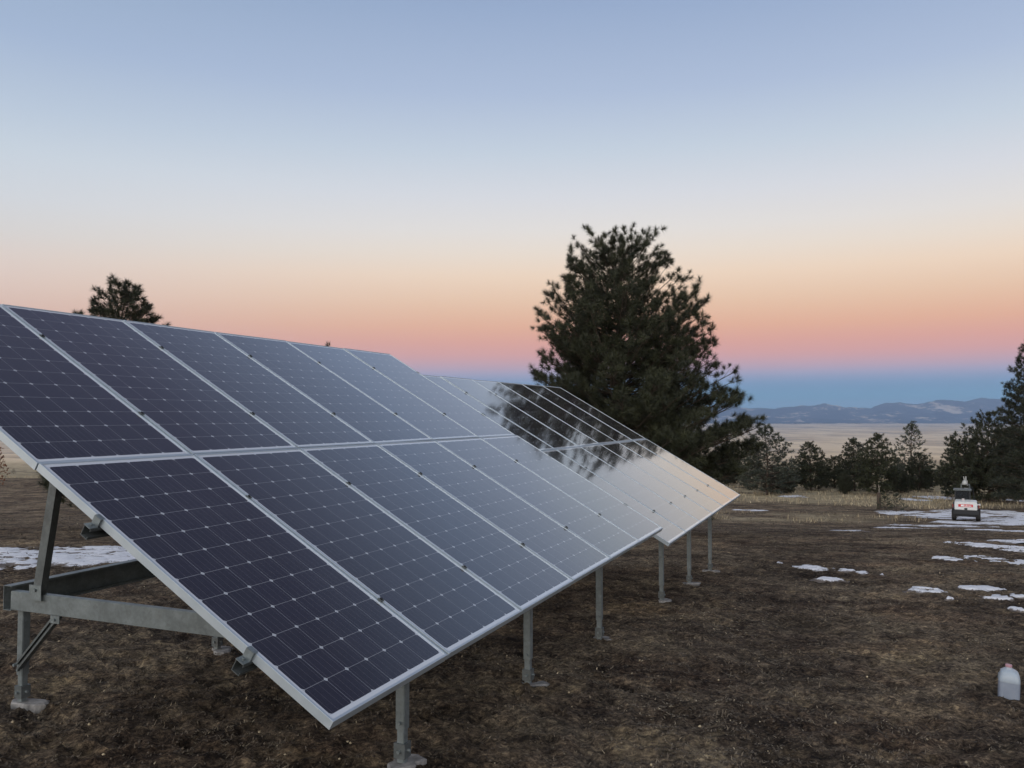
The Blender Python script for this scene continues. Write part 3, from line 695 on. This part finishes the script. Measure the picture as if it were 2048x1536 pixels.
# stump
x, y, z = at(1758, 1019); st = thing('tree_stump', 'dark upright broken stump at the edge of the golden grass', 'stump', (x, y, float(base_h(x, y))-.05))
mb = MB(); H_ = 1.28; n = 10; rg = random.Random(2); rings = []
for q, rad in ((0, .22), (.15, .165), (.6, .15), (.9, .145), (1, .12)):
    rings.append([(rad*math.cos(2*math.pi*k/n)*(1+rg.uniform(-.1, .1)), rad*math.sin(2*math.pi*k/n)*(1+rg.uniform(-.1, .1)), H_*q+(rg.uniform(-.12, .12) if q == 1 else 0)) for k in range(n)])
mb.loft(rings).build('trunk', M_BARK, st)
MB().tube([(.03, .02, 1.1), (.05, .03, 1.6), (.0, .03, 1.95)], [.03, .02, .012], 5).build('splinter', simple('weathered_wood', (.3, .27, .22), .9), st)

# ------------------------------------------------------------------ loader parked on the snow
def make_loader():
    Y = 50.0; x, y, z = at(1932, 1034, Y); gz = float(base_h(x, y))
    root = thing('skid_steer_loader', 'white and black skid steer loader seen from behind with an auger raised over its cab', 'loader', (x, y, gz), (0, 0, R_(-29.5))); root.scale = (.86, .86, .86)
    W = simple('white_enamel', (.62, .64, .64), .35, 0, .06); B = simple('black_enamel', (.012, .014, .017), .6); T_ = simple('tyre_rubber', (.014, .013, .013), .85, 0, .3, 20, .01)
    Rm = simple('red_decal', (.55, .03, .035), .4, 0, .05); G = simple('grey_hydraulic', (.36, .37, .36), .5, .3, .2); DG = simple('dark_glass', (.012, .014, .016), .15); Wt = simple('decal_white', (.8, .8, .8), .5, 0, .02)
    # local: x right, y forward (away from the camera), rear face at y=0
    b = MB(); pr = [(-.70, .78), (.70, .78), (.70, 1.22), (.66, 1.34), (-.66, 1.34), (-.70, 1.22)]
    b.loft([[(px, 0, pz) for px, pz in pr], [(px, .85, pz+(.10 if pz > 1.2 else 0)) for px, pz in pr]]); body = b.build('engine_hood', W, root, bevel=.03)
    d = MB(); d.box(-.46, .44, -.018, -.0035, 1.0, 1.18); dec = d.build('decal', Rm, body)
    cu = bpy.data.curves.new('t', 'FONT'); cu.body = 'Bobcat'; cu.size = .19; cu.align_x = 'CENTER'; cu.extrude = .003; cu.resolution_u = 2; cu.offset = .004
    to = bpy.data.objects.new('t', cu); COL.objects.link(to); dg = bpy.context.evaluated_depsgraph_get(); me = bpy.data.meshes.new_from_object(to.evaluated_get(dg)); bpy.data.objects.remove(to)
    me.materials.clear(); me.materials.append(Wt); lo = link('lettering', me, dec); lo.rotation_euler = (R_(90), 0, 0); lo.location = (.08, -.0225, 1.025)
    e = MB(); e.box(-.30, -.17, -.024, -.0185, 1.035, 1.145); e.build('emblem', Wt, dec)
    MB().box(-.09, .09, -.02, .01, .80, .92).build('latch', B, body)
    MB().box(-.78, .80, -.03, 2.3, .46, .775).box(-.62, .62, .1, 2.2, .30, .457).build('lower_body', B, root, bevel=.02)
    cx_ = -.20; c = MB()
    for sx, yy in ((-1, .84), (1, .84), (-1, 1.95), (1, 1.95)): c.box(cx_+sx*.46-.04, cx_+sx*.46+.04, yy-.04, yy+.04, 1.05, 2.06)
    c.box(cx_-.42, cx_+.42, 1.93, 1.97, 1.05, 1.45); c.box(cx_-.42, cx_+.42, .82, .86, 1.2, 1.50); c.box(cx_-.485, cx_-.455, .88, 1.91, 1.1, 1.5); c.box(cx_+.455, cx_+.485, .88, 1.91, 1.1, 1.5)
    c.box(cx_-.25, cx_+.25, 1.15, 1.6, 1.0, 1.25); c.box(cx_-.24, cx_+.24, 1.08, 1.18, 1.25, 1.85)
    cab = c.build('cab', B, root); MB().box(cx_-.58, cx_+.56, .72, 2.05, 2.061, 2.14).build('roof', M_GALV_D, cab, bevel=.02)
    MB().box(cx_-.42, cx_+.42, .835, .845, 1.50, 2.06).build('rear_window', DG, cab)
    for sx in (-1, 1):
        for yy in (.42, 1.62):
            t = MB(); cx = sx*.745; n = 26; rings = []
            for (ox, rad) in ((-.15, .25), (-.145, .36), (-.10, .405), (.10, .405), (.145, .36), (.15, .25)):
                rings.append([(cx+ox, yy+(rad+(.012 if k % 2 and rad > .39 else 0))*math.cos(2*math.pi*k/n), .405+(rad+(.012 if k % 2 and rad > .39 else 0))*math.sin(2*math.pi*k/n)) for k in range(n)])
            w = t.loft(rings).build('wheel', T_, root); MB().cyl((cx, yy, .405), (1, 0, 0), .22, .31, 16).build('rim', W, w)
        # lift arms running from the rear towers forward
        a = MB(); a.obox((sx*.76, .12, .80), (sx*.76, .30, 1.22), .10, .26, (0, 1, 0)); a.obox((sx*.74, .30, 1.18), (sx*.70, 2.3, 1.08), .10, .16); a.obox((sx*.70, 2.25, 1.10), (sx*.66, 2.9, .60), .10, .14, (0, 1, 0))
        a.build('lift_arm', B, root)
        MB().obox((sx*.80, .05, .86), (sx*.80, .05, 1.18), .03, .05, (0, 1, 0)).build('tail_light', simple('red_lens', (.35, .02, .02), .3), root)
    MB().cyl((-.16, .55, 1.46), (0, 0, 1), .09, .14, 14).build('exhaust', simple('light_pipe', (.5, .46, .46), .5), root)
    # boom frame with auger drive raised over the front
    at_ = MB(); at_.box(-.62, .62, 2.86, 2.94, .42, .78); at_.obox((-.30, 2.90, .78), (-.30, 2.90, 2.32), .09, .09, (0, 1, 0)); at_.obox((.22, 2.90, .78), (.22, 2.90, 2.32), .09, .09, (0, 1, 0)); at_.box(-.34, .26, 2.86, 2.94, 2.321, 2.40)
    att = at_.build('attachment_frame', G if 0 else M_GALV_D, root)
    au = MB(); au.tube([(-.08, 2.84, 2.34), (-.08, 2.84, 2.42), (-.07, 2.84, 2.62), (-.06, 2.84, 2.68)], [.17, .19, .13, .07], 12)
    au.tube([(-.10, 2.84, 2.66), (-.14, 2.84, 2.95)], [.035, .03], 8); au.tube([(.0, 2.84, 2.6), (.0, 2.84, 2.95)], [.045, .04], 8); au.cyl((.08, 2.84, 2.45), (0, 0, 1), .03, .4, 8)
    au.build('auger_drive', G, att)
    bit = MB(); bit.tube([(.0, 2.84, 2.10), (.0, 2.84, 1.95), (.12, 2.84, 1.75), (.20, 2.84, 1.48)], [.15, .16, .12, .02], 10)
    for k in range(6): bit.cyl((.02+.028*k, 2.84, 2.02-.09*k), (.35, 0, 1), .19-.022*k, .016, 14)
    bit.build('auger_bit', G, att)
    hs = MB(); hs.tube([(.02, 2.75, 2.36), (.42, 2.3, 2.2), (.50, 1.4, 1.7), (.52, .9, 1.36)], .02, 6); hs.build('hose', B, root)
    MB().box(.70, .90, .06, .60, 1.14, 1.22).build('side_cover', W, root)
make_loader()

# ------------------------------------------------------------------ water jug
def make_jug():
    x, y, z = at(2017, 1391); g = float(ground_h(x, y))
    root = thing('water_jug', 'translucent plastic gallon water jug with a pink cap standing on the soil', 'jug', (x, y, g-.006), (0, R_(2.5), R_(-28)))
    def ring(w, d, z, e=4.2, cx=0, n=40):
        out = []
        for k in range(n):
            t = 2*math.pi*k/n; c, s = math.cos(t), math.sin(t); out.append((cx+w*math.copysign(abs(c)**(2/e), c), d*math.copysign(abs(s)**(2/e), s), z))
        return out
    m, nt, p = nmat('milky_plastic'); tc = N(nt, 'ShaderNodeTexCoord').outputs['Object']
    L(nt, ramp(nt, noise(nt, 20, 4, .6, tc), [(.3, (.31, .37, .43)), (.7, (.37, .43, .49))]), p.inputs['Base Color'])
    p.inputs['Roughness'].default_value = .35; p.inputs['Subsurface Weight'].default_value = .6; p.inputs['Subsurface Radius'].default_value = (.05, .06, .07); p.inputs['Subsurface Scale'].default_value = .5
    m2, nt2, p2 = nmat('water_behind_plastic'); p2.inputs['Roughness'].default_value = .3
    tc = N(nt2, 'ShaderNodeTexCoord').outputs['Object']; L(nt2, ramp(nt2, noise(nt2, 15, 3, .5, tc), [(.3, (.23, .27, .34)), (.7, (.27, .31, .38))]), p2.inputs['Base Color'])
    p2.inputs['Subsurface Weight'].default_value = .5; p2.inputs['Subsurface Radius'].default_value = (.05, .06, .07); p2.inputs['Subsurface Scale'].default_value = .5
    b = MB(); lo = [ring(.050, .053, 0), ring(.060, .063, .003), ring(.067, .070, .014), ring(.069, .072, .03), ring(.069, .072, .148)]
    b.loft(lo, cap=False).add(lo[0][::-1], [tuple(range(40))]); b.build('water_filled_body', m2, root, True)
    b = MB(); up_ = [ring(.069, .072, .148), ring(.0685, .0715, .166), ring(.065, .068, .188, 3.6), ring(.058, .060, .209, 3), ring(.054, .055, .219, 2.6, -.002), ring(.036, .038, .232, 2.2, -.004), ring(.021, .021, .240, 2, -.006), ring(.020, .020, .249, 2, -.006)]
    sh = b.loft(up_, cap=False).build('shoulder', m, root, True)
    MB().tube([(-.028, 0, .228), (-.050, 0, .216), (-.063, 0, .192), (-.066, 0, .155)], [.010, .010, .009, .008], 10).build('handle', m, sh, True)
    MB().tube([(-.006, 0, .2465), (-.006, 0, .2485), (-.006, 0, .262), (-.006, 0, .264)], [.0205, .0225, .0222, .020], 24).build('cap', simple('pink_cap', (.42, .24, .28), .4, 0, .05), root)
make_jug()

# ------------------------------------------------------------------ haze
def build_haze():
    bx_ = MB(); bx_.box(-36500, 36500, -4500, 50000, -420, 760); o = bx_.build('haze', None)
    m = bpy.data.materials.new('haze'); m.use_nodes = True; nt = m.node_tree; nt.nodes.clear()
    out = nt.nodes.new('ShaderNodeOutputMaterial'); v = nt.nodes.new('ShaderNodeVolumePrincipled')
    v.inputs['Color'].default_value = (.48, .68, 1.0, 1); v.inputs['Density'].default_value = HAZE; v.inputs['Anisotropy'].default_value = .0
    L(nt, v.outputs[0], out.inputs['Volume']); o.data.materials.append(m); tag(o, 'thin blue evening haze lying over the valley and hills', 'haze', kind='stuff')
    o.display_type = 'WIRE'
HAZE = 3.0e-5
build_haze()

# ------------------------------------------------------------------ sky
def srgb(r, g, b):
    f = lambda c: c/12.92 if c <= .04045 else ((c+.055)/1.055)**2.4
    return tuple(f(c/255) for c in (r, g, b))
w = bpy.data.worlds.new('World'); sc.world = w; w.use_nodes = True; nt = w.node_tree; nt.nodes.clear()
out = nt.nodes.new('ShaderNodeOutputWorld'); bg = nt.nodes.new('ShaderNodeBackground'); L(nt, bg.outputs[0], out.inputs[0])
tc = N(nt, 'ShaderNodeTexCoord').outputs['Generated']; nrm = nt.nodes.new('ShaderNodeVectorMath'); nrm.operation = 'NORMALIZE'; L(nt, tc, nrm.inputs[0])
sx = N(nt, 'ShaderNodeSeparateXYZ'); L(nt, nrm.outputs[0], sx.inputs[0])
elev = math_(nt, 'ARCSINE', sx.outputs[2])                     # radians
fac = math_(nt, 'DIVIDE', elev, R_(90))
def ev(py): return math.degrees(math.atan((829.4-py)/FPX))/90
TOPS = [(.42, srgb(99, 106, 134)), (1, srgb(82, 92, 118))]
def soft(p, c):
    g = sum(c)/3; k = .85 if 560 < p < 745 else (.92 if p > 560 else 1.0); return tuple(g+(x-g)*k for x in c)
def stops(t): return [(0, srgb(*soft(800, t[0][1])))]+[(ev(p), srgb(*soft(p, c))) for p, c in t]+TOPS
east = stops([(800, (110, 146, 177)), (780, (113, 147, 180)), (765, (124, 150, 184)), (750, (153, 157, 186)), (735, (182, 158, 178)), (712, (209, 157, 160)), (685, (221, 161, 150)), (655, (229, 173, 147)),
              (625, (232, 186, 157)), (600, (234, 196, 167)), (550, (235, 212, 191)), (505, (231, 219, 207)), (460, (225, 221, 218)), (390, (214, 217, 224)), (300, (196, 208, 222)), (180, (174, 190, 216)), (0, (152, 172, 204))])
north = stops([(800, (124, 146, 176)), (770, (140, 150, 178)), (748, (165, 157, 178)), (715, (196, 165, 168)), (680, (209, 174, 167)), (640, (215, 187, 177)), (600, (219, 198, 190)), (560, (216, 205, 201)), (515, (210, 209, 210)), (450, (205, 211, 219)), (370, (197, 209, 221)), (290, (183, 198, 217)), (160, (163, 182, 210)), (0, (150, 171, 198))])
west = [(0, (1.9, 1.4, 1.0)), (.05, (2.8, 2.3, 1.85)), (.14, (3.3, 3.05, 2.8)), (.3, (2.2, 2.2, 2.25)), (.55, (.9, .96, 1.08)), (.8, (.22, .26, .36)), (1, srgb(82, 94, 120))]
LH = (.17, .24, .36)
def comp(st):
    """the clear sky beyond the haze that looks like st through it"""
    o = []
    for p, c in st:
        T = math.exp(-HAZE*min(50000, 700/max(math.sin(p*math.pi/2), 1e-4))); o.append((p, tuple(min(1.2, max(.02, (c[i]-LH[i]*(1-T))/T)) for i in range(3))))
    o[0] = (0, o[1][1]); return o
east = comp(east); north = comp(north)
E_ = ramp(nt, fac, east, 'B_SPLINE' if 0 else 'LINEAR'); N_ = ramp(nt, fac, north); W_ = ramp(nt, fac, west)
# azimuth blends: antisolar point lies ahead and to the right
AZ = R_(28); ca = math_(nt, 'ADD', math_(nt, 'MULTIPLY', sx.outputs[0], math.sin(AZ)), math_(nt, 'MULTIPLY', sx.outputs[1], math.cos(AZ)))
hl = math_(nt, 'SQRT', math_(nt, 'ADD', math_(nt, 'MULTIPLY', sx.outputs[0], sx.outputs[0]), math_(nt, 'ADD', math_(nt, 'MULTIPLY', sx.outputs[1], sx.outputs[1]), 1e-5)))
ca = math_(nt, 'DIVIDE', ca, hl)
def mr(v, a, b):
    n = nt.nodes.new('ShaderNodeMapRange'); n.interpolation_type = 'SMOOTHSTEP'; n.inputs[1].default_value = a; n.inputs[2].default_value = b; L(nt, v, n.inputs[0]); return n.outputs[0]
c = mix(nt, mr(ca, .35, .96), N_, E_); c = mix(nt, mr(ca, .15, -.9), c, W_)
L(nt, c, bg.inputs[0]); bg.inputs[1].default_value = 1.0

# ------------------------------------------------------------------ camera
cam = bpy.data.cameras.new('camera'); co = bpy.data.objects.new('camera', cam); COL.objects.link(co)
cam.sensor_width = 36; cam.lens = FPX/2048*36; cam.clip_start = .05; cam.clip_end = 150000
co.location = (0, 0, CAMZ); co.rotation_euler = (R_(90)+PITCH, 0, 0); sc.camera = co
sc.view_settings.view_transform = 'Standard'; sc.view_settings.look = 'None'; sc.view_settings.exposure = 0; sc.view_settings.gamma = 1
